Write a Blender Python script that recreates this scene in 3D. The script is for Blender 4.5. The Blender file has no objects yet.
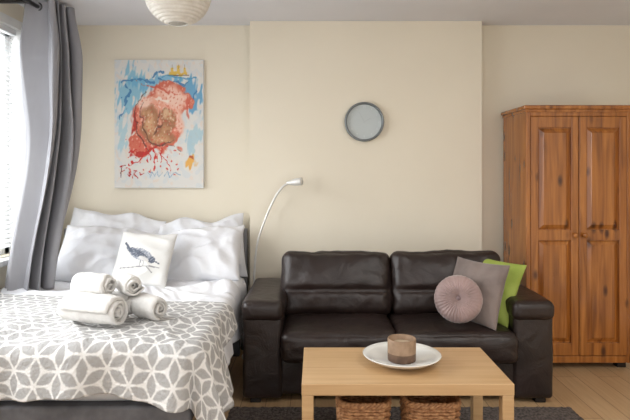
import bpy, bmesh, math, random
from mathutils import Vector, Matrix, Euler, noise
random.seed(4)
S=bpy.context.scene
COL=S.collection
try:
    S.view_settings.view_transform='Standard'
except Exception: pass
pi=math.pi
def lin(c):
    return tuple(((v/255)/12.92 if v/255<=0.04045 else ((v/255+0.055)/1.055)**2.4) for v in c)
def L4(c): return (*lin(c),1.0)
# ---------------- materials ----------------
class NT:
    def __init__(s,name):
        s.m=bpy.data.materials.new(name); s.m.use_nodes=True
        s.t=s.m.node_tree; s.b=s.t.nodes['Principled BSDF']
    def n(s,typ,**k):
        nd=s.t.nodes.new(typ)
        for a,v in k.items():
            if a in nd.inputs: nd.inputs[a].default_value=v
            else: setattr(nd,a,v)
        return nd
    def l(s,a,b): s.t.links.new(a,b)
    def math(s,op,a,b=None,c=None):
        nd=s.t.nodes.new('ShaderNodeMath'); nd.operation=op
        for i,v in enumerate((a,b,c)):
            if v is None: continue
            if isinstance(v,(int,float)): nd.inputs[i].default_value=v
            else: s.l(v,nd.inputs[i])
        return nd.outputs[0]
    def bump(s,h,strength=.3,dist=.01):
        b=s.n('ShaderNodeBump'); b.inputs['Strength'].default_value=strength; b.inputs['Distance'].default_value=dist
        s.l(h,b.inputs['Height']); s.l(b.outputs[0],s.b.inputs['Normal'])
def ramp(T,fac,stops):
    r=T.n('ShaderNodeValToRGB'); e=r.color_ramp.elements
    while len(e)<len(stops): e.new(.5)
    for i,(p,c) in enumerate(stops):
        e[i].position=p; e[i].color=L4(c)
    T.l(fac,r.inputs[0]); return r.outputs[0]
def mk(name,c1,c2=None,scale=6,rough=.6,bump=.0,bscale=60,metal=0,stretch=(1,1,1),dist=.004,sheen=0,coat=0,detail=4,lo=.35,hi=.65):
    T=NT(name)
    c2=c2 or tuple(max(0,v*.93) for v in c1)
    tc=T.n('ShaderNodeTexCoord'); mp=T.n('ShaderNodeMapping'); mp.inputs['Scale'].default_value=stretch
    T.l(tc.outputs['Object'],mp.inputs[0])
    nz=T.n('ShaderNodeTexNoise'); nz.inputs['Scale'].default_value=scale; nz.inputs['Detail'].default_value=detail
    T.l(mp.outputs[0],nz.inputs['Vector'])
    T.l(ramp(T,nz.outputs['Fac'],[(lo,c2),(hi,c1)]),T.b.inputs['Base Color'])
    T.b.inputs['Roughness'].default_value=rough; T.b.inputs['Metallic'].default_value=metal
    if sheen: T.b.inputs['Sheen Weight'].default_value=sheen
    if coat: T.b.inputs['Coat Weight'].default_value=coat
    if bump:
        n2=T.n('ShaderNodeTexNoise'); n2.inputs['Scale'].default_value=bscale; n2.inputs['Detail'].default_value=5
        T.l(mp.outputs[0],n2.inputs['Vector']); T.bump(n2.outputs['Fac'],bump,dist)
    return T.m
M={}
M['wall']=mk('wall_paint',(232,224,206),(230,222,204),3,.85,.12,90,dist=.002)
M['ceil']=mk('ceiling_paint',(230,231,236),(227,228,233),3,.9,.05,60)
M['white']=mk('white_gloss_paint',(238,238,236),None,5,.4)
M['linen']=mk('white_linen',(228,229,232),(221,222,227),4,.85,.3,22,dist=.010)
M['mattress']=mk('mattress_ticking',(218,218,219),None,5,.9,.3,80)
M['headboard']=mk('grey_headboard_paint',(140,140,142),None,6,.5)
M['bedframe']=mk('charcoal_bed_fabric',(104,104,108),(88,88,92),20,.8,.3,200)
M['towel']=mk('white_terry_towel',(230,228,224),(220,217,213),30,.95,.9,200,dist=.008)
M['curtain']=mk('silver_satin_curtain',(150,150,154),(136,136,141),5,.34,.2,9,dist=.01,stretch=(1,1,.3))
M['metal_dark']=mk('dark_pewter_metal',(70,68,68),None,10,.35,metal=.8)
M['chrome']=mk('pale_satin_steel',(230,229,225),(220,219,215),20,.3,metal=.25)
M['steel']=mk('clock_steel',(128,134,136),None,10,.35,metal=.4)
M['face']=mk('clock_face',(188,195,195),(182,190,191),3,.4)
M['ink']=mk('pale_ink',(212,217,217),None,4,.6)
M['hand']=mk('clock_hand_grey',(181,189,190),None,4,.5)
M['leather_foot']=mk('black_wood',(25,20,18),None,8,.4)
M['taupe']=mk('taupe_velvet',(134,120,114),(112,99,94),9,.75,.3,40,sheen=.3)
M['green']=mk('lime_green_cotton',(162,178,84),(142,160,66),9,.8,.3,60)
M['pink']=mk('dusty_mauve_velvet',(164,138,134),(138,116,113),10,.45,.2,50,sheen=.5)
M['pinkdark']=mk('mauve_button_velvet',(120,98,98),None,10,.5,sheen=.3)
M['bowl']=mk('white_ceramic',(236,236,232),None,4,.18,coat=.4)
M['candle']=mk('beige_stoneware',(160,132,106),(136,110,86),25,.6,.2,120)
M['candleband']=mk('brown_stoneware',(110,84,66),(90,68,54),30,.6)
M['wax']=mk('cream_wax',(205,185,158),None,6,.5)
M['rug']=mk('grey_brown_shag',(124,112,106),(72,65,61),70,.95,.9,150,dist=.025)
M['blind']=mk('white_blind_slat',(236,238,240),None,5,.5)
M['cord']=mk('white_flex',(225,225,220),None,5,.5)
def leather():
    T=NT('dark_brown_leather')
    tc=T.n('ShaderNodeTexCoord')
    nz=T.n('ShaderNodeTexNoise'); nz.inputs['Scale'].default_value=4; nz.inputs['Detail'].default_value=4
    T.l(tc.outputs['Object'],nz.inputs['Vector'])
    T.l(ramp(T,nz.outputs['Fac'],[(.3,(33,24,21)),(.7,(43,31,28))]),T.b.inputs['Base Color'])
    T.b.inputs['Roughness'].default_value=.40
    vo=T.n('ShaderNodeTexVoronoi'); vo.inputs['Scale'].default_value=160
    T.l(tc.outputs['Object'],vo.inputs['Vector'])
    n2=T.n('ShaderNodeTexNoise'); n2.inputs['Scale'].default_value=8; n2.inputs['Detail'].default_value=5; n2.inputs['Distortion'].default_value=1.4; n2.inputs['Roughness'].default_value=.5
    T.l(tc.outputs['Object'],n2.inputs['Vector'])
    h=T.math('ADD',T.math('MULTIPLY',vo.outputs['Distance'],.07),T.math('MULTIPLY',n2.outputs['Fac'],1.5))
    T.bump(h,.40,.012); return T.m
M['leather']=leather()
def wood(name,dark,mid,light,stretch,scale=6,rough=.4,knots=False,coat=.2,dist=.6):
    T=NT(name)
    tc=T.n('ShaderNodeTexCoord'); mp=T.n('ShaderNodeMapping'); mp.inputs['Scale'].default_value=stretch
    T.l(tc.outputs['Object'],mp.inputs[0])
    nz=T.n('ShaderNodeTexNoise'); nz.inputs['Scale'].default_value=scale; nz.inputs['Detail'].default_value=6; nz.inputs['Distortion'].default_value=dist
    T.l(mp.outputs[0],nz.inputs['Vector'])
    col=ramp(T,nz.outputs['Fac'],[(.30,dark),(.5,mid),(.70,light)])
    if knots:
        m2=T.n('ShaderNodeMapping'); m2.inputs['Scale'].default_value=(10,10,4.4); T.l(tc.outputs['Object'],m2.inputs[0])
        vo=T.n('ShaderNodeTexVoronoi'); vo.inputs['Scale'].default_value=1; T.l(m2.outputs[0],vo.inputs['Vector'])
        k=ramp(T,vo.outputs['Distance'],[(.06,(10,10,10)),(.11,(130,130,130)),(.22,(255,255,255))])
        mx=T.n('ShaderNodeMix'); mx.data_type='RGBA'
        mx.inputs[6].default_value=L4((74,36,12)); T.l(k,mx.inputs[0]); T.l(col,mx.inputs[7]); col=mx.outputs[2]
    T.l(col,T.b.inputs['Base Color']); T.b.inputs['Roughness'].default_value=rough; T.b.inputs['Coat Weight'].default_value=coat
    T.bump(nz.outputs['Fac'],.05,.003); return T.m
M['pine']=wood('varnished_pine',(124,70,26),(160,97,38),(184,118,52),(19,19,1.1),1.6,.26,True,.55,.7)
M['birch']=wood('birch_veneer',(184,147,102),(194,158,114),(202,167,123),(.9,24,24),1.6,.42)
def floor_mat():
    T=NT('oak_laminate_planks')
    tc=T.n('ShaderNodeTexCoord'); mp=T.n('ShaderNodeMapping'); mp.inputs['Rotation'].default_value=(0,0,pi/2)
    T.l(tc.outputs['Object'],mp.inputs[0])
    br=T.n('ShaderNodeTexBrick'); br.inputs['Scale'].default_value=1
    br.inputs['Brick Width'].default_value=1.2; br.inputs['Row Height'].default_value=.14; br.inputs['Mortar Size'].default_value=.002
    br.inputs['Color1'].default_value=L4((198,168,130)); br.inputs['Color2'].default_value=L4((188,156,118)); br.inputs['Mortar'].default_value=L4((128,102,76))
    T.l(mp.outputs[0],br.inputs['Vector'])
    m2=T.n('ShaderNodeMapping'); m2.inputs['Scale'].default_value=(30,1.5,1); T.l(tc.outputs['Object'],m2.inputs[0])
    nz=T.n('ShaderNodeTexNoise'); nz.inputs['Scale'].default_value=2; nz.inputs['Detail'].default_value=5; T.l(m2.outputs[0],nz.inputs['Vector'])
    mx=T.n('ShaderNodeMix'); mx.data_type='RGBA'; mx.blend_type='MULTIPLY'; mx.inputs[0].default_value=.35
    T.l(br.outputs['Color'],mx.inputs[6]); T.l(ramp(T,nz.outputs['Fac'],[(.3,(196,180,162)),(.7,(255,255,255))]),mx.inputs[7])
    T.l(mx.outputs[2],T.b.inputs['Base Color']); T.b.inputs['Roughness'].default_value=.4
    return T.m
M['floor']=floor_mat()
def blanket_mat():
    T=NT('grey_petal_pattern_throw')
    uv=T.n('ShaderNodeUVMap'); sp=T.n('ShaderNodeSeparateXYZ')
    nw=T.n('ShaderNodeTexNoise'); nw.inputs['Scale'].default_value=70; T.l(uv.outputs[0],nw.inputs['Vector'])
    T.l(uv.outputs[0],sp.inputs[0])
    a=.108; h=a*math.sqrt(3)/2; best=None
    for k in range(3):
        th=k*pi/3+pi/6
        c,s_=math.cos(th),math.sin(th)
        t=T.math('ADD',T.math('MULTIPLY',sp.outputs[0],c),T.math('MULTIPLY',sp.outputs[1],s_))
        d=T.math('ADD',T.math('MULTIPLY',sp.outputs[0],-s_),T.math('MULTIPLY',sp.outputs[1],c))
        row=T.math('FLOOR',T.math('ADD',T.math('DIVIDE',d,h),.5))
        dd=T.math('ABSOLUTE',T.math('SUBTRACT',d,T.math('MULTIPLY',row,h)))
        tt=T.math('ADD',T.math('DIVIDE',t,a),T.math('MULTIPLY',row,.5))
        sn=T.math('ABSOLUTE',T.math('SINE',T.math('MULTIPLY',tt,pi)))
        v=T.math('SUBTRACT',T.math('MULTIPLY',T.math('SUBTRACT',sn,.32),.268*a),dd)
        best=v if best is None else T.math('MAXIMUM',best,v)
    best=T.math('ADD',best,T.math('MULTIPLY',T.math('SUBTRACT',nw.outputs['Fac'],.5),.009))
    f=T.math('ADD',T.math('MULTIPLY',best,170),.5)
    col=ramp(T,f,[(.0,(229,228,226)),(1,(170,169,168))])
    T.l(col,T.b.inputs['Base Color']); T.b.inputs['Roughness'].default_value=.95
    nz=T.n('ShaderNodeTexNoise'); nz.inputs['Scale'].default_value=70; T.l(uv.outputs[0],nz.inputs['Vector']); T.bump(nz.outputs['Fac'],.6,.012)
    return T.m
M['blanket']=blanket_mat()
def wicker_mat():
    T=NT('brown_wicker')
    tc=T.n('ShaderNodeTexCoord')
    nz=T.n('ShaderNodeTexNoise'); nz.inputs['Scale'].default_value=60; T.l(tc.outputs['Object'],nz.inputs['Vector'])
    T.l(ramp(T,nz.outputs['Fac'],[(.3,(146,98,62)),(.7,(206,156,110))]),T.b.inputs['Base Color'])
    T.b.inputs['Roughness'].default_value=.6; return T.m
M['wicker']=wicker_mat()
def vcol_mat(name,rough=.7,bump=.2,bs=80):
    T=NT(name); a=T.n('ShaderNodeVertexColor'); a.layer_name='Col'
    T.l(a.outputs[0],T.b.inputs['Base Color']); T.b.inputs['Roughness'].default_value=rough
    nz=T.n('ShaderNodeTexNoise'); nz.inputs['Scale'].default_value=bs; T.bump(nz.outputs['Fac'],bump,.004); return T.m
M['art']=vcol_mat('painted_canvas'); M['bird']=vcol_mat('printed_cotton',.85)
def paper():
    T=NT('white_rice_paper')
    tc=T.n('ShaderNodeTexCoord'); nz=T.n('ShaderNodeTexNoise'); nz.inputs['Scale'].default_value=30; T.l(tc.outputs['Object'],nz.inputs['Vector'])
    c=ramp(T,nz.outputs['Fac'],[(.3,(226,222,213)),(.7,(240,237,230))])
    tr=T.n('ShaderNodeBsdfTranslucent'); T.l(c,tr.inputs[0]); T.l(c,T.b.inputs['Base Color']); T.b.inputs['Roughness'].default_value=.9
    T.bump(nz.outputs['Fac'],.4,.01)
    mx=T.n('ShaderNodeMixShader'); mx.inputs[0].default_value=.2
    T.l(T.b.outputs[0],mx.inputs[1]); T.l(tr.outputs[0],mx.inputs[2])
    T.l(mx.outputs[0],T.t.nodes['Material Output'].inputs['Surface']); return T.m
M['paper']=paper()
def glass():
    T=NT('window_glass'); tc=T.n('ShaderNodeTexCoord')
    tr=T.n('ShaderNodeBsdfTransparent'); gl=T.n('ShaderNodeBsdfGlossy'); gl.inputs['Roughness'].default_value=.02
    mx=T.n('ShaderNodeMixShader'); mx.inputs[0].default_value=.05
    T.l(tr.outputs[0],mx.inputs[1]); T.l(gl.outputs[0],mx.inputs[2]); T.l(mx.outputs[0],T.t.nodes['Material Output'].inputs['Surface']); return T.m
M['glass']=glass()
# ---------------- mesh helpers ----------------
def thing(name,label,cat,loc=(0,0,0)):
    e=bpy.data.objects.new(name,None); e.empty_display_size=.1; e.location=loc
    COL.objects.link(e); e['label']=label; e['category']=cat; return e
def tag(o,label,cat): o['label']=label; o['category']=cat; return o
def fin(bm,name,mat,parent=None,smooth=True,label=None):
    me=bpy.data.meshes.new(name)
    bmesh.ops.recalc_face_normals(bm,faces=bm.faces)
    bm.to_mesh(me); bm.free()
    me.polygons.foreach_set('use_smooth',[smooth]*len(me.polygons))
    if mat: me.materials.append(mat)
    o=bpy.data.objects.new(name,me); COL.objects.link(o)
    if parent:
        if parent.type=='EMPTY' or parent.get('_w'):
            w=Vector(parent.location) if parent.type=='EMPTY' else Vector(parent['_w'])
            me.transform(Matrix.Translation(-w)); o['_w']=list(w)
        o.parent=parent
    if label: o['label']=label
    return o
def addbox(bm,x0,x1,y0,y1,z0,z1,bev=0,seg=2):
    r=bmesh.ops.create_cube(bm,size=1); vs=r['verts']
    for v in vs:
        v.co=Vector(((x0+x1)/2+v.co.x*(x1-x0),(y0+y1)/2+v.co.y*(y1-y0),(z0+z1)/2+v.co.z*(z1-z0)))
    if bev:
        es=list({e for v in vs for e in v.link_edges})
        bmesh.ops.bevel(bm,geom=es,offset=bev,segments=seg,affect='EDGES',profile=.5)
def box(name,x0,x1,y0,y1,z0,z1,mat,bev=.004,seg=2,parent=None,label=None):
    bm=bmesh.new(); addbox(bm,x0,x1,y0,y1,z0,z1,bev,seg)
    return fin(bm,name,mat,parent,False,label)
def softbox(name,c,size,r,mat,parent=None,n=26,puff=(0,0,0),wr=0,wf=5,fn=None,rot=None,seed=0,label=None):
    bm=bmesh.new(); bmesh.ops.create_cube(bm,size=2)
    bmesh.ops.subdivide_edges(bm,edges=bm.edges[:],cuts=n,use_grid_fill=True)
    hx,hy,hz=[s/2 for s in size]
    H=Vector((hx,hy,hz))
    for v in bm.verts:
        p=Vector([math.sin(max(-1,min(1,q))*pi/2) for q in v.co])
        P=Vector((p.x*hx,p.y*hy,p.z*hz))
        q=Vector([max(-(H[i]-r),min(H[i]-r,P[i])) for i in range(3)])
        d=P-q
        nn=d.normalized() if d.length>1e-6 else Vector((0,0,0))
        R=q+nn*r
        w=[(1-p[i]**2) for i in range(3)]
        R.x+=puff[0]*p.x*w[1]*w[2]; R.y+=puff[1]*p.y*w[0]*w[2]; R.z+=puff[2]*p.z*w[0]*w[1]
        if fn: R=fn(R,p)
        if wr:
            k=noise.noise(Vector((R.x*wf+seed*7.3,R.y*wf,R.z*wf)))+.5*noise.noise(Vector((R.x*wf*2.4+seed*3.1,R.y*wf*2.4,R.z*wf*2.4)))
            R+=nn*wr*k
        v.co=R
    if rot: bmesh.ops.transform(bm,matrix=Euler(rot).to_matrix().to_4x4(),verts=bm.verts)
    bmesh.ops.translate(bm,vec=Vector(c),verts=bm.verts)
    return fin(bm,name,mat,parent,True,label)
def lathe(name,prof,c,mat,parent=None,n=48,cap=False,axis='Z',mod=None,label=None,smooth=True):
    bm=bmesh.new(); rings=[]
    for j,(r,z) in enumerate(prof):
        ring=[]
        for i in range(n):
            a=2*pi*i/n; rr=r*(mod(a,j/(len(prof)-1)) if mod else 1)
            p=Vector((rr*math.cos(a),rr*math.sin(a),z))
            if axis=='Y': p=Vector((p.x,-p.z,p.y))
            if axis=='X': p=Vector((p.z,p.x,p.y))
            ring.append(bm.verts.new(p+Vector(c)))
        rings.append(ring)
    for a,b in zip(rings,rings[1:]):
        for i in range(n): bm.faces.new((a[i],a[(i+1)%n],b[(i+1)%n],b[i]))
    if cap: bm.faces.new(rings[0]); bm.faces.new(rings[-1])
    bmesh.ops.remove_doubles(bm,verts=bm.verts,dist=1e-5)
    return fin(bm,name,mat,parent,smooth,label)
def tubebm(bm,pts,r,n=10,closed=False):
    pts=[Vector(p) for p in pts]; rings=[]; N=len(pts)
    up=Vector((0,0,1)); prev=None
    for i,p in enumerate(pts):
        if closed: t=(pts[(i+1)%N]-pts[i-1]).normalized()
        else: t=(pts[min(i+1,N-1)]-pts[max(i-1,0)]).normalized()
        if prev is None:
            a=t.cross(up if abs(t.z)<.9 else Vector((1,0,0))).normalized()
        else: a=(prev-t*prev.dot(t)).normalized()
        prev=a; b=t.cross(a); rr=r(i/(N-1)) if callable(r) else r
        rings.append([bm.verts.new(p+a*rr*math.cos(2*pi*k/n)+b*rr*math.sin(2*pi*k/n)) for k in range(n)])
    seq=list(zip(rings,rings[1:]))
    if closed: seq.append((rings[-1],rings[0]))
    for A,B in seq:
        for k in range(n): bm.faces.new((A[k],A[(k+1)%n],B[(k+1)%n],B[k]))
    if not closed: bm.faces.new(rings[0]); bm.faces.new(rings[-1])
def tube(name,pts,r,mat,parent=None,n=10,closed=False,label=None):
    bm=bmesh.new(); tubebm(bm,pts,r,n,closed); return fin(bm,name,mat,parent,True,label)
def catmull(P,k=8):
    P=[Vector(p) for p in P]; out=[]
    for i in range(len(P)-1):
        p0=P[max(i-1,0)];p1=P[i];p2=P[i+1];p3=P[min(i+2,len(P)-1)]
        for j in range(k):
            t=j/k
            out.append(.5*((2*p1)+(p2-p0)*t+(2*p0-5*p1+4*p2-p3)*t*t+(3*p1-p0-3*p2+p3)*t**3))
    out.append(P[-1]); return out
def struct(o): o['kind']='structure'; return o
# ---------------- room ----------------
CE=2.42; LX=-1.95; RX=2.65; BY=4.22; CY=4.10
struct(box('floor',LX-.15,RX+.15,-.8,BY+.15,-.1,0,M['floor'],0))
struct(box('ceiling',LX-.15,RX+.15,-.8,BY+.15,CE,CE+.1,M['ceil'],0))
bm=bmesh.new(); addbox(bm,LX-.15,RX+.15,BY,BY+.15,0,CE); addbox(bm,-.476,1.222,CY,BY+.01,0,CE)
struct(fin(bm,'wall_back',M['wall'],None,False))
WY0,WY1,WZ0,WZ1=1.3,3.72,.78,2.26
bm=bmesh.new()
addbox(bm,LX-.15,LX,-.8,WY0,0,CE); addbox(bm,LX-.15,LX,WY1,BY,0,CE)
addbox(bm,LX-.15,LX,WY0,WY1,0,WZ0); addbox(bm,LX-.15,LX,WY0,WY1,WZ1,CE)
struct(fin(bm,'wall_left',M['wall'],None,False))
struct(box('wall_right',RX,RX+.15,-.8,BY,0,CE,M['wall'],0))
bm=bmesh.new()
addbox(bm,LX,-.476,BY-.018,BY,0,.11,.003); addbox(bm,-.476,1.222,CY-.018,CY,0,.11,.003); addbox(bm,1.222,RX,BY-.018,BY,0,.11,.003)
struct(fin(bm,'baseboard_back',M['white'],None,False))
struct(box('baseboard_left',LX,LX+.018,-.8,BY-.02,0,.11,M['white'],.003))
struct(box('baseboard_right',RX-.018,RX,-.8,BY-.02,0,.11,M['white'],.003))
# window
bm=bmesh.new(); fx0,fx1=LX-.13,LX-.08
for (a,b,c,d) in [(WY0,WY1,WZ0,WZ0+.06),(WY0,WY1,WZ1-.06,WZ1),(WY0,WY0+.06,WZ0,WZ1),(WY1-.06,WY1,WZ0,WZ1),((WY0+WY1)/2-.03,(WY0+WY1)/2+.03,WZ0,WZ1)]:
    addbox(bm,fx0,fx1,a,b,c,d,.004)
win=struct(fin(bm,'window_1',M['white'],None,False))
g=struct(box('glass',LX-.108,LX-.102,WY0+.05,WY1-.05,WZ0+.05,WZ1-.05,M['glass'],0)); g.parent=win
struct(box('trim_1',LX-.02,LX+.07,WY0-.06,WY1+.04,WZ0-.035,WZ0,M['white'],.006))
bm=bmesh.new(); addbox(bm,LX-.08,LX+.004,WY1-.006,WY1+.05,WZ0,WZ1+.05); addbox(bm,LX-.08,LX+.004,WY0-.05,WY1-.006,WZ1-.006,WZ1+.05)
struct(fin(bm,'trim_2',M['white'],None,False))
# blind
bl=thing('venetian_blind','white venetian blind with open slats hanging in the window','blind',(LX-.04,2.5,WZ1))
box('head_rail',LX-.06,LX-.02,WY0+.07,WY1-.03,WZ1-.045,WZ1-.008,M['blind'],.003,parent=bl)
bm=bmesh.new(); z=WZ1-.07
while z>WZ0+.05:
    vs=[]
    for sx,dz in((-.012,.008),(.012,-.008)):
        for y in (WY0+.08,WY1-.04): vs.append(bm.verts.new((LX-.04+sx,y,z+dz)))
    bm.faces.new((vs[0],vs[1],vs[3],vs[2])); z-=.030
sl=fin(bm,'slats',M['blind'],bl,False)
# ---------------- curtain rod + curtain ----------------
rod=thing('curtain_rod','dark pewter curtain pole with ball finial above the window','curtain rod',(-1.74,2.6,2.355))
tube('pole',[(-1.74,1.3,2.355),(-1.74,3.74,2.355)],.013,M['metal_dark'],rod,14)
lathe('finial',[(0.001,-.03),(.02,-.025),(.028,0),(.02,.022),(.013,.03),(.013,.05)],(-1.74,3.77,2.355),M['metal_dark'],rod,24,axis='Y')
bm=bmesh.new(); addbox(bm,LX,-1.73,3.40,3.42,2.345,2.365,.003); addbox(bm,LX,LX+.012,3.38,3.44,2.31,2.40,.003)
fin(bm,'bracket',M['metal_dark'],rod,False)
def sm(t): t=max(0,min(1,t)); return t*t*(3-2*t)
bm=bmesh.new(); nu,nv=190,90; G=[]
for j in range(nv+1):
    t=j/nv; z=2.40-t*(2.40-.60); row=[]
    b=sm((1.7-z)/1.2); e=1-sm((2.40-z)/.35)
    y0=3.49-.22*b; y1=3.72-.22*b; xc=-1.70-.045*b; A=.095+.035*(1-e)-.010*b
    for i in range(nu+1):
        s=i/nu
        ph=2*pi*3.5*s+.5*math.sin(2.2*t+2*s)-.9
        x=xc+A*(math.sin(ph)*.80+.16*math.sin(2.3*ph+2*t))*(1+.25*math.sin(7*s+3*t))+.04*A/.1*(s-.5)+.03*noise.noise(Vector((s*5,t*2.0,1)))+.012*noise.noise(Vector((s*18,t*3,2)))
        y=y0+(y1-y0)*s+.03*math.sin(2*ph+.6)+.022*noise.noise(Vector((s*7,t*2.5,5)))
        row.append(bm.verts.new((max(x,LX+.03+.01*math.sin(s*40)),y,z+.004*math.sin(ph))))
    G.append(row)
for j in range(nv):
    for i in range(nu): bm.faces.new((G[j][i],G[j][i+1],G[j+1][i+1],G[j+1][i]))
cur=thing('curtain','silver-grey satin curtain gathered at the window edge','curtain',(-1.74,3.6,2.4))
cl=fin(bm,'curtain_panel',M['curtain'],cur)
md=cl.modifiers.new('s','SOLIDIFY'); md.thickness=.003
for k in range(5):
    yy=3.515+k*.048
    lp=[(-1.74+.024*math.cos(a),yy,2.355+.024*math.sin(a)) for a in [2*pi*q/20 for q in range(20)]]
    tube('eyelet',lp,.005,M['metal_dark'],cur,8,True)
# ---------------- bed ----------------
BX0,BX1,BF,BB=-1.84,-.50,2.31,4.10
bed=thing('bed','double bed with white mattress and charcoal frame against the wall','bed',(-1.17,3.2,0))
box('bed_frame',BX0,BX1-.005,BF-.03,BB,.295,.365,M['bedframe'],.012,3,bed)
softbox('mattress',(-1.17,3.205,.46),(1.33,1.78,.20),.045,M['mattress'],bed,n=18,wr=.003)
for x in (BX0+.06,BX1-.07):
    for y in (BF+.03,BB-.08): box('leg',x-.03,x+.03,y-.03,y+.03,0,.30,M['bedframe'],.005,2,bed)
hb=box('headboard',BX0,BX1-.03,4.13,4.175,.25,.88,M['headboard'],.012,3,bed)
box('headboard_post',BX1-.045,BX1,4.12,4.18,0,.90,M['headboard'],.012,3,bed)
box('headboard_post',BX0-.01,BX0+.035,4.12,4.18,0,.90,M['headboard'],.012,3,bed)
def HN(x,y):
    return .016*noise.noise(Vector((x*3.1,y*3.1,0)))+.008*noise.noise(Vector((x*8,y*7,3)))
def drape(name,u0,u1,v0,v1,top,mat,parent,rect,nu,nv,off,wav=.0,hem=None,extra=None,foldA=.06,side=None):
    rx0,rx1,ry0,ry1=rect; bm=bmesh.new(); uvl=bm.loops.layers.uv.new('UVMap'); G=[];UV=[]
    rr=.05
    for j in range(nv+1):
        row=[];ur=[]
        for i in range(nu+1):
            s=i/nu;t=j/nv
            u1e=u1+(side(v0+(v1-v0)*t) if side else 0)
            u=u0+(u1e-u0)*s; vv0=v0+(.03*math.sin(u*5) if wav else 0); vv1=v1+(wav*math.sin(u*4+1)+.5*wav*math.sin(u*9))
            if hem: vv1+=hem(u)
            v=vv0+(vv1-vv0)*t
            qx=max(rx0,min(rx1,u)); qy=max(ry0,min(ry1,v))
            dx,dy=u-qx,v-qy; d=math.hypot(dx,dy)
            if d<1e-6:
                p=Vector((u,v,top+HN(u,v)+(extra(u,v) if extra else 0)))
            else:
                nx,ny=dx/d,dy/d
                arc=rr*pi/2
                if d<arc: a=d/rr; o=rr*math.sin(a); zz=-rr*(1-math.cos(a))
                else: o=rr; zz=-rr-(d-arc)
                k=max(0,d-.03)
                ang=math.atan2(ny,nx)
                f=math.sin((qx*14 - qy*14)+ang*5)+.5*math.sin(qx*31-qy*29+ang*9)
                o+=foldA*min(k,.3)*(f+1.1)+off
                hh=HN(qx,qy)+(extra(qx,qy) if extra else 0)
                p=Vector((qx+nx*o,qy+ny*o,top+zz+hh*max(0,1-d*6)))
            row.append(bm.verts.new(p)); ur.append((u,v))
        G.append(row);UV.append(ur)
    for j in range(nv):
        for i in range(nu):
            f=bm.faces.new((G[j][i],G[j][i+1],G[j+1][i+1],G[j+1][i]))
            for lo,(a,b) in zip(f.loops,((j,i),(j,i+1),(j+1,i+1),(j+1,i))): lo[uvl].uv=UV[a][b]
    return fin(bm,name,mat,parent)
rect=(BX0,BX1-.03,BF+.03,BB)
def ridged(p): return 1-abs(noise.noise(p))*2
def dex(u,v):
    e=.045*math.exp(-((v-3.36+.09*math.sin(u*3.3))/.08)**2)*(1+.4*math.sin(u*9))
    m=sm((v-3.1)/.15)
    e+=m*.026*(ridged(Vector((u*3.5+v*2,v*6-u*1.5,2)))-.3)
    e+=m*.013*ridged(Vector((u*9,v*13+u*4,6)))
    return e
dv=drape('duvet',BX0,BX1+.24,2.31,3.84,.575,M['linen'],None,rect,130,150,.004,.02,extra=dex,foldA=.08)
tag(dv,'rumpled white cotton duvet spread over the double bed','duvet')
dv.modifiers.new('s','SOLIDIFY').thickness=.012
def bex(u,v): return .030*sm((3.0-v)/.4)*(ridged(Vector((u*2.6+v*1.5,v*3-u,7)))-.35)+.008*ridged(Vector((u*7+v*3,v*6-u*2,9)))*sm((3.0-v)/.4)
bk=drape('throw_blanket',BX0-.0,BX1+.33,2.09,3.12,.607,M['blanket'],None,(BX0,BX1-.02,BF+.02,BB),170,150,.014,.035,foldA=.16,hem=lambda u:.14*sm((-u-1.1)/.7)-.06*sm((u+.80)/.3),extra=lambda u,v:max(0,bex(u,v)),side=lambda v:-.20*sm((v-2.55)/.45)+.014*math.sin(v*17))
tag(bk,'grey and white petal-patterned throw draped over the foot of the bed','blanket')
bk.modifiers.new('s','SOLIDIFY').thickness=.006
# ---------------- pillows ----------------
def cushion(name,w,h,t,mat,n=48,pinch=.07,wr=.01,seed=0,colf=None,pw=.45,bend=0,crump=0):
    bm=bmesh.new(); cl=None
    if colf: cl=bm.verts.layers.float_color.new('Col')
    for side in (1,-1):
        G=[]
        for j in range(n+1):
            row=[]
            for i in range(n+1):
                u=math.sin((2*i/n-1)*pi/2); v=math.sin((2*j/n-1)*pi/2)
                x=w/2*u*(1-pinch*(1-v*v)); y=h/2*v*(1-pinch*(1-u*u))
                if crump:
                    y+=crump*noise.noise(Vector((u*1.6+seed*3,seed,v)))*1.5
                pr=max(0,(1-u*u)*(1-v*v))**pw
                z=side*t/2*pr
                m=min(1,pr*2)
                z+=side*wr*m*(noise.noise(Vector((x*7+seed*5,y*7,side)))+.6*noise.noise(Vector((x*17+seed*3,y*15,side*2))))
                if crump:
                    z+=side*m*crump*.55*(1-abs(noise.noise(Vector((x*6+y*4+seed,y*9-x*3,side+seed))))*3)
                z+=bend*(u*u+.6*v*v)
                vv=bm.verts.new((x,y,z))
                if cl: vv[cl]=(*lin(colf((u+1)/2,(1-v)/2) if side==1 else (218,217,214)),1)
                row.append(vv)
            G.append(row)
        for j in range(n):
            for i in range(n): bm.faces.new((G[j][i],G[j][i+1],G[j+1][i+1],G[j+1][i]))
    bmesh.ops.remove_doubles(bm,verts=bm.verts,dist=1e-4)
    return fin(bm,name,mat)
def place(o,loc,rot): o.location=loc; o.rotation_euler=Euler([math.radians(a) for a in rot]); return o
for k,(loc,rot,w,h,t) in enumerate([((-1.46,4.01,.80),(72,7,-3),.70,.46,.14),((-.83,4.02,.765),(76,-5,3),.66,.44,.13),
        ((-1.40,3.84,.745),(52,7,8),.70,.44,.20),((-.82,3.84,.745),(52,-7,-9),.65,.43,.21)]):
    p=cushion('bed_pillow',w,h,t,M['linen'],80,seed=k+5,wr=.018,pinch=.045,bend=-.02,crump=.028,pw=.42)
    place(p,loc,rot); p['group']='white pillows on the bed'
    tag(p,'plump white bed pillow leaning '+('upright against the headboard' if k<2 else 'on the pillow behind it'),'pillow')
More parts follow.
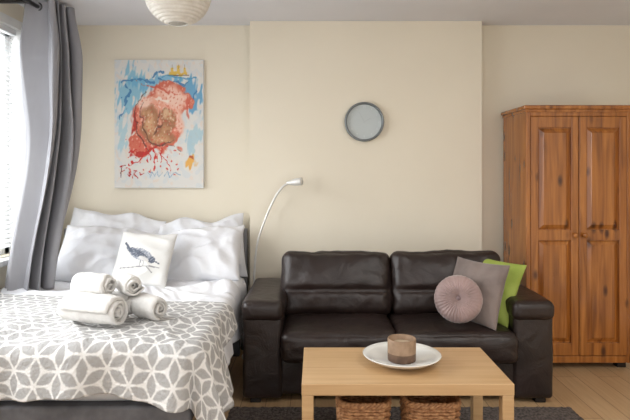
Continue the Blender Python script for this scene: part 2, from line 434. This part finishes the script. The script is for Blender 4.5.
def seg(px,py,pts):
    b=9
    for (x0,y0),(x1,y1) in zip(pts,pts[1:]):
        dx,dy=x1-x0,y1-y0; l=dx*dx+dy*dy; t=max(0,min(1,((px-x0)*dx+(py-y0)*dy)/l)) if l else 0
        b=min(b,math.hypot(px-x0-t*dx,py-y0-t*dy))
    return b
def birdcol(u,v):
    c=(218,217,214)
    u=.5+(u-.5)*.9; v=.5+(v-.5)*.9
    def ell(cx,cy,a,b,r):
        X=(u-cx)*math.cos(r)+(v-cy)*math.sin(r); Y=-(u-cx)*math.sin(r)+(v-cy)*math.cos(r); return (X/a)**2+(Y/b)**2<1
    dk=(88,94,108); md=(136,141,152)
    n=noise.noise(Vector((u*40,v*40,0)))
    if ell(.50,.48,.21,.085,.38): c=md if n>-.1 else (180,182,188)
    if ell(.42,.45,.22,.046,.46): c=dk if n>-.2 else md
    if ell(.69,.56,.055,.050,0): c=dk if n>-.3 else md
    if ell(.34,.38,.05,.03,.6): c=dk if n>0 else md
    if seg(u,v,[(.74,.57),(.81,.59)])<.010: c=dk
    if seg(u,v,[(.32,.40),(.19,.28)])<.020: c=dk
    if ell(.56,.55,.09,.03,.35): c=(204,202,200)
    for q in [[(.52,.58),(.51,.66)],[(.57,.59),(.57,.66)],[(.20,.71),(.45,.67),(.82,.65)],[(.62,.66),(.72,.74)]]:
        if seg(u,v,q)<.008: c=(142,141,144)
    return c
bc=cushion('scatter_cushion',.37,.36,.12,M['bird'],120,seed=9,wr=.008,colf=birdcol,crump=.010,pinch=.04)
place(bc,(-1.10,3.60,.757),(60,2,-6)); tag(bc,'small white square cushion printed with a grey bird','cushion')
# ---------------- towels ----------------
def towel(R,Lg,seed):
    bm=bmesh.new(); turns=3.4; n=150; th=R/turns*.80; G=[]
    m=18
    prof=[]
    for i in range(n+1):
        s=i/n; a=turns*2*pi*s; r=R*.06+(R*.97-R*.06)*s**.9
        prof.append((a,r))
    for side in (1,-1):
        rows=[]
        for k in range(m+1):
            xx=(k/m-.5)*Lg
            e=1-(abs(2*k/m-1))**8*.14+.015*math.sin(k*1.1+seed)
            row=[]
            for i,(a,r) in enumerate(prof):
                rr=r*e+side*th*.40*(1 if 0<i<n else .4)
                rr+=.005*noise.noise(Vector((xx*18+seed,math.cos(a)*2,math.sin(a)*2)))
                xo=xx+ (.012*math.sin(a*.5+seed))*(2*k/m-1)
                row.append(bm.verts.new((xo,rr*math.cos(a),rr*math.sin(a)*.92)))
            rows.append(row)
        G.append(rows)
    for si,rows in enumerate(G):
        for k in range(m):
            for i in range(n): bm.faces.new((rows[k][i],rows[k][i+1],rows[k+1][i+1],rows[k+1][i]))
    A,B=G
    for k in (0,m):
        for i in range(n): bm.faces.new((A[k][i],A[k][i+1],B[k][i+1],B[k][i]))
    for i in (0,n):
        for k in range(m): bm.faces.new((A[k][i],A[k+1][i],B[k+1][i],B[k][i]))
    return fin(bm,'rolled_towel',M['towel'])
TZ=.624
for k,(R,Lg,loc,rot,lab) in enumerate([(.074,.29,(-1.02,2.57,TZ+.068),(30,0,-20),'large rolled white towel lying at the front of the pile'),
     (.060,.24,(-.99,2.74,TZ+.056),(0,0,-16),'rolled white towel under the smaller rolls'),
     (.055,.20,(-1.06,2.68,TZ+.160),(80,0,-20),'small rolled white towel resting on top of the pile'),
     (.052,.14,(-.90,2.71,TZ+.156),(200,0,-52),'small rolled white towel with its spiral end showing'),
     (.060,.17,(-.79,2.67,TZ+.058),(120,0,-40),'rolled white towel lying beside the larger rolls')]):
    t=towel(R,Lg,k); place(t,loc,rot); tag(t,lab,'towel'); t['group']='rolled towels on the bed'
# ---------------- painting ----------------
def artcol(u,v):
    n1=noise.noise(Vector((u*4,v*6,0))); n2=noise.noise(Vector((u*11,v*15,3))); n3=noise.noise(Vector((u*34+v*10,v*9,4))); n4=noise.noise(Vector((u*26,v*36,8)))
    n5=noise.noise(Vector((u*9-v*22,u*20+v*8,12))); n6=noise.noise(Vector((u*44+v*30,v*40-u*20,17)))
    c=[218,216,211]
    def mix(col,a):
        a=max(0,min(1,a))
        for i in range(3): c[i]+= (col[i]-c[i])*a
    x=u+.06*n1+.03*n2+.014*n4; y=v+.04*n1+.025*n2+.010*n4
    def E(cx,cy,a,b,r=0):
        dx,dy=(x-cx),(y-cy)*1.43; X=dx*math.cos(r)+dy*math.sin(r); Y=-dx*math.sin(r)+dy*math.cos(r); return math.hypot(X/a,Y/b)
    def blob(col,e,soft=.12,op=1): mix(col,min(1,max(0,(1-e)/soft))*op)
    if n2>.1: mix((202,209,213),.5)
    if n5>.3: mix((224,206,190),.5)
    blob((120,180,206),E(.18,.25,.13,.30,.3)+1.0*n3+.5*n5,.3,.8)
    blob((84,152,196),E(.84,.27,.15,.20,-.4)+1.0*n3+.4*n5,.3,.8)
    blob((108,172,206),E(.48,.17,.38,.07,-.05)+.9*n3+.4*n5,.25,.8)
    blob((150,196,212),E(.10,.60,.06,.24,.1)+.9*n3,.2,.6)
    blob((150,192,208),E(.90,.60,.06,.24,.3)+.9*n3,.2,.6)
    for p in ([(.12,.20),(.30,.14),(.44,.17)],[(.50,.15),(.66,.20),(.86,.16)],[(.10,.34),(.18,.24)],[(.84,.34),(.92,.24)],[(.08,.48),(.14,.38)],[(.56,.10),(.40,.12)]):
        if seg(x,y,p)<.008*(1+1.6*n3): mix((58,116,168),.8)
    body=min(E(.50,.48,.30,.37,.15),E(.62,.31,.26,.20,.35),E(.36,.64,.22,.14,-.5))
    blob((208,108,86),body+.16*n2+.14*n5,.10)
    blob((230,162,138),min(E(.51,.46,.27,.33,.15),E(.63,.32,.23,.17,.35))+.18*n5,.28)
    blob((238,200,182),E(.66,.29,.20,.13,.35)+.3*n5,.5,.95)
    blob((238,204,186),E(.36,.35,.11,.13,-.3)+.3*n5,.5,.9)
    blob((234,188,168),E(.74,.48,.07,.22,-.15)+.3*n3,.5,.9)
    blob((204,84,64),E(.50,.22,.24,.016,.30)+.5*n3,.3,.75)
    blob((204,84,64),E(.83,.38,.016,.18,-.2)+.5*n3,.3,.65)
    blob((240,228,216),E(.52,.30,.10,.02,.1)+.4*n3,.3,.8)
    fig=min(E(.40,.50,.12,.21,.25),E(.50,.60,.22,.10,.1),E(.60,.44,.10,.10,0),E(.58,.54,.13,.08,-.6))
    blob((156,104,72),fig+.16*n5,.35)
    blob((190,142,104),fig+.22+.3*n5,.5)
    blob((216,178,142),E(.60,.43,.07,.07,.1)+.4*n3,.6,.9)
    blob((214,170,130),E(.38,.48,.06,.14,.25)+.4*n3,.6,.85)
    blob((206,158,118),E(.52,.62,.14,.05,.1)+.4*n3,.6,.8)
    blob((98,64,52),E(.49,.53,.10,.014,-.5)+.5*n3,.4,.8)
    blob((98,64,52),E(.50,.44,.014,.09,.2)+.5*n3,.4,.75)
    blob((98,64,52),E(.54,.67,.16,.010,.1)+.5*n3,.4,.7)
    if n6>.35 and body<.95: mix((198,86,66),.5)
    if n6<-.40 and body<.95: mix((242,220,204),.5)
    blob((172,46,38),E(.23,.50,.022,.16,.15)+.5*n3,.3,.85)
    blob((184,48,40),E(.36,.71,.19,.030,-.35)+.5*n3,.3,.9)
    for p,w in (([(.34,.24),(.24,.36),(.24,.54),(.36,.70)],.003),([(.34,.34),(.30,.48),(.36,.62),(.52,.68),(.66,.62)],.003)):
        d=seg(x,y,p)
        if d<w*(1+1.2*n3)+.003: mix((84,54,48),.65)
    for p,w in (([(.46,.70),(.44,.86)],.009),([(.53,.69),(.52,.80)],.005),([(.36,.70),(.28,.79),(.14,.82)],.008),([(.50,.73),(.60,.80),(.64,.88)],.004),([(.40,.72),(.37,.80)],.004),([(.28,.70),(.16,.73)],.004)):
        d=seg(u+.04*n2,v+.02*n4,p)
        if d<w*(1+1.4*n4): mix((202,48,42),.95)
    if n4>.46 and .62<v<.90 and .12<u<.75: mix((204,70,58),.75)
    if abs(x-.72)<.09 and .092<v+.02*n4<.120: mix((222,184,80),.9)
    for cx in (.65,.72,.79):
        if abs(u-cx+.01*n4)<.016 and .062-(.018 if cx==.72 else 0)<v<.11: mix((226,190,88),.9)
        if abs(u-cx)<.004 and .035<v<.07: mix((140,100,60),.8)
    if seg(u,v,[(.60,.122),(.84,.120)])<.004: mix((110,84,60),.8)
    if seg(x,y,[(.54,.142),(.92,.137)])<.006: mix((80,148,190),.8)
    blob((226,168,80),E(.84,.79,.08,.075)+.7*n3,.3,.95)
    blob((176,84,56),E(.86,.76,.05,.018,.6)+.5*n3,.3,.9)
    for p in ([(.08,.83),(.07,.915)],[(.065,.835),(.125,.82)],[(.08,.872),(.115,.865)],[(.165,.88),(.15,.90),(.165,.918),(.185,.90),(.168,.88)],[(.215,.86),(.205,.925)],[(.21,.865),(.25,.87),(.215,.895),(.265,.925)],[(.29,.90),(.33,.885)]):
        d=seg(u+.015*n4,v+.010*n2,p)
        if d<.0045*(1+.8*n4): mix((176,44,42) if n2>-.12 else (96,56,58),.9)
    for p in ([(.38,.88),(.40,.92),(.42,.875),(.45,.91),(.48,.87),(.50,.915),(.54,.88)],[(.56,.91),(.60,.87),(.62,.92),(.68,.88),(.74,.90)]):
        if seg(u+.015*n4,v,p)<.0035: mix((110,154,186),.7)
    return c
pt=thing('painting','unframed canvas painting with salmon and brown form over blue strokes','painting',(-1.167,4.215,1.675))
W,Hh=.667,.96
box('canvas',-1.167-W/2,-1.167+W/2,4.188,4.219,1.675-Hh/2,1.675+Hh/2,M['linen'],.003,2,pt)
bm=bmesh.new(); cl=bm.verts.layers.float_color.new('Col'); nx,nz=200,288; G=[]
for j in range(nz+1):
    row=[]
    for i in range(nx+1):
        u,v=i/nx,j/nz
        vt=bm.verts.new((-1.167+(u-.5)*(W-.004),4.1865,1.675+(.5-v)*(Hh-.004))); vt[cl]=(*lin(artcol(u,v)),1); row.append(vt)
    G.append(row)
for j in range(nz):
    for i in range(nx): bm.faces.new((G[j][i],G[j+1][i],G[j+1][i+1],G[j][i+1]))
fin(bm,'painted_surface',M['art'],pt)
# ---------------- clock ----------------
ck=thing('wall_clock','round wall clock with grey steel rim and pale grey face','clock',(.359,4.095,1.681))
C=(.359,4.097,1.681)
lathe('clock_rim',[(.001,0),(.140,0),(.144,.006),(.144,.030),(.139,.040),(.132,.040),(.128,.030),(.126,.016)],C,M['steel'],ck,64,axis='Y')
lathe('clock_face',[(.001,.017),(.127,.017)],C,M['face'],ck,64,axis='Y')
for h in range(1,13):
    cu=bpy.data.curves.new('t','FONT'); cu.body=str(h); cu.size=.022; cu.align_x='CENTER'; cu.align_y='CENTER'; cu.extrude=.0005
    to=bpy.data.objects.new('t',cu); COL.objects.link(to)
    dg=bpy.context.evaluated_depsgraph_get(); me=bpy.data.meshes.new_from_object(to.evaluated_get(dg))
    bpy.data.objects.remove(to)
    a=pi/2-h*pi/6
    me.transform(Matrix.Rotation(pi/2,4,'X')); me.transform(Matrix.Translation((.106*math.cos(a),4.0785-4.095,.106*math.sin(a))))
    me.materials.clear(); me.materials.append(M['ink'])
    o=bpy.data.objects.new('numeral',me); COL.objects.link(o); o.parent=ck
for ang,ln,w in ((60,.055,.002),(-28,.085,.0015)):
    a=math.radians(ang); bm=bmesh.new(); addbox(bm,-w,w,-.0005,.0005,-.01,ln)
    bmesh.ops.transform(bm,matrix=Matrix.Translation((C[0],4.0790,C[2]))@Matrix.Rotation(a,4,'Y'),verts=bm.verts)
    fin(bm,'clock_hand',M['hand'],ck,False)
# ---------------- floor lamp ----------------
lp=thing('floor_lamp','slim pale steel reading lamp with curved neck beside the sofa','lamp',(-.437,3.985,0))
lathe('base',[(.001,0),(.085,0),(.085,.012),(.078,.018),(.012,.022),(.011,.03),(.001,.03)],(-.437,3.985,0),M['chrome'],lp,48)
tube('pole',catmull([(-.437,3.985,.02),(-.437,3.985,.25),(-.435,3.985,.50),(-.415,3.985,.78),(-.362,3.985,.96),(-.290,3.985,1.125),(-.230,3.985,1.21),(-.185,3.985,1.238)]),.008,M['chrome'],lp,14)
sh=bmesh.new()
def rr(t): return .013+.014*sm(t*1.5)
tubebm(sh,[Vector((-.20,3.985,1.236)).lerp(Vector((-.092,3.95,1.250)),k/12) for k in range(13)],rr,24)
fin(sh,'lamp_shade',M['chrome'],lp)
# ---------------- sofa ----------------
sf=thing('sofa','dark brown leather two-seat sofa with padded arms','sofa',(.475,3.5,0))
lm=M['leather']
softbox('sofa_base',(.475,3.53,.15),(1.40,.66,.21),.02,lm,sf,n=16,wr=.003)
for x,s in ((-.30,1),(1.245,2)):
    softbox('arm',(x,3.535,.27),(.228,.705,.49),.024,lm,sf,n=22,puff=(.004,.007,.0),wr=.004,seed=s)
    softbox('arm_pad',(x,3.525,.528),(.240,.725,.115),.040,lm,sf,n=26,puff=(.003,.005,.006),wr=.005,wf=6,seed=s+4)
softbox('sofa_back',(.475,3.80,.42),(1.40,.17,.62),.05,lm,sf,n=22,wr=.004)
def seatfn(R,p):
    if p.y<0: R.z-=.010*(p.y*p.y)
    return R
for x,w,s in ((.135,.655,1),(.80,.68,2)):
    softbox('seat_cushion',(x,3.42,.335),(w,.60,.175),.042,lm,sf,n=36,puff=(.0,.010,.020),wr=.010,wf=6,fn=seatfn,seed=s*3)
def backfn(R,p):
    z=p.z; g=math.exp(-((z+.25)/.09)**2)
    if p.y<0:
        R.y+=.024*g*(1-p.x**8)
        for tx in (-.5,.5): R.y+=.010*math.exp(-((p.x-tx)/.10)**2-((z+.25)/.2)**2)
        R.y+=.004*math.sin(p.x*21+3*z)*math.exp(-((z-.85)/.3)**2)
        R.y+=.003*math.sin(p.x*27-5*z)*math.exp(-((z+.45)/.15)**2)
    return R
for x,w,s in ((.135,.70,1),(.835,.70,2)):
    softbox('back_cushion',(x,3.62,.595),(w,.22,.405),.056,lm,sf,n=42,puff=(.0,.048,.006),wr=.012,wf=6,fn=backfn,rot=(math.radians(-16),0,0),seed=s*5)
for x in (-.34,1.29):
    for y in (3.23,3.82): box('foot',x-.03,x+.03,y-.03,y+.03,0,.05,M['leather_foot'],.004,2,sf)
# sofa cushions
gc=cushion('scatter_cushion',.40,.39,.11,M['green'],48,seed=3,wr=.014)
place(gc,(1.066,3.455,.600),(64,4,-50)); tag(gc,'lime green square cushion tucked against the sofa arm','cushion')
tc_=cushion('scatter_cushion',.37,.38,.14,M['taupe'],48,seed=5,wr=.014)
place(tc_,(.960,3.345,.604),(70,1,-52)); tag(tc_,'taupe velvet square cushion leaning on the green one','cushion')
pc=thing('round_cushion','round dusty mauve velvet cushion with pleats and central button','cushion',(0,0,0))
pr=[]
for k in range(25):
    a=-pi/2+pi*k/24
    r=.136*math.cos(a)**.55 if abs(a)<pi/2-1e-3 else .0005
    z=.052*math.sin(a)*(1-.55*math.exp(-(r/.03)**2))
    pr.append((r,z))
lathe('cushion_cover',pr,(0,0,0),M['pink'],pc,240,mod=lambda a,t:1+.005*math.sin(36*a)*math.sin(pi*t))
cv=pc.children[0]
for v in cv.data.vertices:
    r=math.hypot(v.co.x,v.co.y); a=math.atan2(v.co.y,v.co.x)
    v.co.z+= (1 if v.co.z>0 else -1)*.0022*math.sin(36*a)*math.exp(-((r-.07)/.05)**2)
lathe('button',[(.0005,.036),(.010,.035),(.016,.030),(.017,.022)],(0,0,0),M['pinkdark'],pc,24)
pc.location=(.825,3.225,.588); pc.rotation_euler=Euler((math.radians(70),0,math.radians(-14)))
# ---------------- wardrobe ----------------
pn=M['pine']; WX0,WX1,WF,WB=1.41,2.115,3.74,4.195
wd=thing('wardrobe','varnished knotty pine wardrobe with two panelled doors','wardrobe',((WX0+WX1)/2,3.97,0))
ZB=.04
bm=bmesh.new()
addbox(bm,WX0,WX0+.025,WF+.02,WB,ZB,1.72,.003); addbox(bm,WX1-.025,WX1,WF+.02,WB,ZB,1.72,.003)
addbox(bm,WX0+.02,WX1-.02,WB-.015,WB,.06,1.72); addbox(bm,WX0+.02,WX1-.02,WF+.03,WB,.07,.095); addbox(bm,WX0+.02,WX1-.02,WF+.03,WB,1.70,1.72)
addbox(bm,WX0,WX0+.03,WF,WF+.022,ZB,1.72,.003); addbox(bm,WX1-.03,WX1,WF,WF+.022,ZB,1.72,.003)
addbox(bm,WX0+.03,WX1-.03,WF,WF+.022,1.69,1.72,.003)
fin(bm,'body',pn,wd,False)
bm=bmesh.new(); addbox(bm,WX0-.02,WX1+.02,WF-.022,WB,1.735,1.762,.008,3); addbox(bm,WX0-.008,WX1+.008,WF-.010,WB,1.716,1.737,.005)
fin(bm,'cornice',pn,wd,False)
box('plinth',WX0+.03,WX1-.03,WF+.004,WF+.022,ZB,.085,pn,.003,2,wd)
for x in (WX0+.05,WX1-.05):
    for y in (WF+.06,WB-.05): box('foot',x-.03,x+.03,y-.03,y+.03,0,.075,M['leather_foot'],.004,2,wd)
mid=(WX0+WX1)/2
for (a,b,kx) in ((WX0+.032,mid-.002,mid-.032),(mid+.002,WX1-.032,mid+.032)):
    z0,z1=.09,1.688; y0,y1=WF-.002,WF+.020
    st=.050
    bm=bmesh.new()
    addbox(bm,a,a+st,y0,y1,z0,z1,.004); addbox(bm,b-st,b,y0,y1,z0,z1,.004)
    for (q,r) in ((z0,z0+.085),(z1-.075,z1),(.86,.93)): addbox(bm,a+st-.001,b-st+.001,y0+.001,y1-.001,q,r,.003)
    d=fin(bm,'door',pn,wd,False)
    for (q,r) in ((z0+.085,.86),(.93,z1-.075)):
        bm=bmesh.new(); px0,px1=a+st,b-st
        def ring(i,y): return [bm.verts.new((px0+i,y,q+i)),bm.verts.new((px1-i,y,q+i)),bm.verts.new((px1-i,y,r-i)),bm.verts.new((px0+i,y,r-i))]
        rs=[ring(-.004,y0+.018),ring(.006,y0+.018),ring(.008,y0+.016),ring(.032,y0+.004),ring(.034,y0+.002)]
        for A,B in zip(rs,rs[1:]):
            for k in range(4): bm.faces.new((A[k],A[(k+1)%4],B[(k+1)%4],B[k]))
        bm.faces.new(rs[-1])
        fin(bm,'door_panel',pn,d,False)
    lathe('knob',[(.007,0),(.007,.012),(.015,.018),(.018,.026),(.014,.033),(.001,.036)],(kx,y0,.895),pn,d,24,axis='Y')
# ---------------- coffee table ----------------
ct=thing('coffee_table','light birch veneer coffee table with square legs','coffee table',(.385,2.54,0))
TX0,TX1,TY0,TY1=-.055,.82,2.30,2.78
box('table_top',TX0,TX1,TY0,TY1,.402,.45,M['birch'],.003,2,ct)
for x in (TX0,TX1-.05):
    for y in (TY0,TY1-.05): box('leg',x+.001,x+.049,y+.001,y+.049,.016,.403,M['birch'],.003,2,ct)
# bowl and candle holder
bw=lathe('bowl',[(.001,.004),(.05,.004),(.052,0),(.058,0),(.06,.006),(.10,.010),(.15,.026),(.174,.042),(.177,.045),(.174,.047),(.146,.033),(.10,.018),(.05,.013),(.001,.013)],(0,0,0),M['bowl'],None,72)
bw.location=(.395,2.55,.45); tag(bw,'wide shallow white ceramic bowl on the coffee table','bowl')
ch=thing('candle_holder','beige and brown round stoneware candle holder in the bowl','candle holder',(.395,2.55,.464))
lathe('holder_body',[(.001,0),(.058,0),(.063,.004),(.064,.038)],(.395,2.55,.464),M['candleband'],ch,48)
lathe('holder_rim',[(.064,.038),(.0645,.098),(.062,.102),(.058,.100),(.056,.07),(.001,.07)],(.395,2.55,.464),M['candle'],ch,48)
lathe('candle',[(.001,.082),(.04,.082),(.044,.079),(.044,.07)],(.395,2.55,.464),M['wax'],ch,32)
# ---------------- baskets ----------------
def basket(cx,cy,w,d,h,z0):
    b=thing('wicker_basket','brown woven wicker basket under the coffee table','basket',(cx,cy,z0)); b['group']='wicker baskets under the table'
    def outline(k,n=72,exp=4.5):
        pts=[]
        for i in range(n):
            a=2*pi*i/n; c,s=math.cos(a),math.sin(a)
            r=(abs(c)**exp+abs(s)**exp)**(-1/exp); pts.append((c*r*w/2*k,s*r*d/2*k,i))
        return pts
    bm=bmesh.new(); n=72; rows=int(h/.014)
    for j in range(rows):
        z=z0+.007+j*.014; k=.86+.14*j/rows
        P=[(cx+x*(1+.03*(1 if (i//2+j)%2 else -1)),cy+y*(1+.03*(1 if (i//2+j)%2 else -1)),z) for x,y,i in outline(k,n)]
        tubebm(bm,P,.0078,6,True)
    fin(bm,'woven_side',M['wicker'],b)
    bm=bmesh.new(); 
    for o in (0,1,2):
        P=[]
        for x,y,i in outline(1.0,n):
            a=i/n*2*pi*14+o*2*pi/3; P.append((cx+x*(1+.035*math.cos(a)),cy+y*(1+.035*math.cos(a)),z0+h+.008+.009*math.sin(a)))
        tubebm(bm,P,.008,7,True)
    fin(bm,'braided_rim',M['wicker'],b)
    bm=bmesh.new(); q=[bm.verts.new((cx+x,cy+y,z0+.008)) for x,y,i in outline(.86,n)]; bm.faces.new(q)
    fin(bm,'basket_bottom',M['wicker'],b,False)
basket(.215,2.53,.225,.25,.285,.022); basket(.515,2.53,.235,.25,.285,.022)
# ---------------- rug ----------------
bm=bmesh.new(); nx,ny=170,120; G=[]
rx0,rx1,ry0,ry1=-.47,1.43,1.9,3.13
for j in range(ny+1):
    row=[]
    for i in range(nx+1):
        x=rx0+(rx1-rx0)*i/nx; y=ry0+(ry1-ry0)*j/ny
        e=i in(0,nx) or j in (0,ny)
        z=.001 if e else .010+.006*noise.noise(Vector((x*60,y*60,0)))
        row.append(bm.verts.new((x+(.008*noise.noise(Vector((y*30,x,1)))),y+.006*noise.noise(Vector((x*30,y,3))),z)))
    G.append(row)
for j in range(ny):
    for i in range(nx): bm.faces.new((G[j][i],G[j][i+1],G[j+1][i+1],G[j+1][i]))
rg=fin(bm,'rug',M['rug']); tag(rg,'dark grey-brown shaggy rug under the coffee table','rug')
# ---------------- paper lantern ----------------
PL=(-.637,2.60,2.149)
pl=thing('pendant_lantern','white rice paper globe lantern hanging from the ceiling','ceiling lamp',(PL[0],PL[1],CE))
pr=[];N=160;R=.150
for k in range(N+1):
    a=-pi/2+.30+(pi-.60)*k/N
    rib=1+.030*abs(math.sin((k/N)*pi*20))
    pr.append((R*math.cos(a)*rib,R*math.sin(a)*rib*.97))
lathe('lamp_shade',pr,PL,M['paper'],pl,64)
for rz in (pr[0],pr[-1]):
    tube('wire_ring',[(PL[0]+rz[0]*math.cos(a),PL[1]+rz[0]*math.sin(a),PL[2]+rz[1]) for a in [2*pi*q/40 for q in range(40)]],.0025,M['cord'],pl,8,True)
tube('cord',[(PL[0],PL[1],PL[2]+.04),(PL[0],PL[1],CE-.02)],.003,M['cord'],pl,8)
lathe('ceiling_rose',[(.001,-.03),(.02,-.028),(.045,-.01),(.048,0)],(PL[0],PL[1],CE),M['white'],pl,32)
lathe('bulb',[(.001,-.05),(.02,-.045),(.028,-.025),(.022,0),(.014,.02),(.014,.05)],PL,M['white'],pl,24)
for o in bpy.data.objects:
    if '_w' in o: del o['_w']
# ---------------- lights ----------------
def area(name,loc,rot,sx,sy,p,c):
    l=bpy.data.lights.new(name,'AREA'); l.shape='RECTANGLE'; l.size=sx; l.size_y=sy; l.energy=p; l.color=c
    o=bpy.data.objects.new(name,l); COL.objects.link(o); o.location=loc; o.rotation_euler=rot; return o
area('window_daylight',(-2.45,2.4,1.75),(0,math.radians(-90),0),1.9,2.8,155,(.96,.985,1.0))
w=bpy.data.worlds.new('World'); S.world=w; w.use_nodes=True
nt=w.node_tree; bg=nt.nodes['Background']; bg.inputs[0].default_value=(1,.99,.98,1); bg.inputs[1].default_value=1.45
area('added_fill_light',(1.3,1.2,2.38),(0,0,0),1.3,1.3,27,(1,.98,.95))  # unseen fill added to brighten the right alcove, not a fixture of the room
# ---------------- camera ----------------
cd=bpy.data.cameras.new('camera'); cam=bpy.data.objects.new('camera',cd); COL.objects.link(cam)
cam.location=(0,0,1.33); cam.rotation_euler=(pi/2,0,0); cd.sensor_width=36; cd.lens=32; cd.shift_y=-40/630; cd.clip_start=.05
S.camera=cam
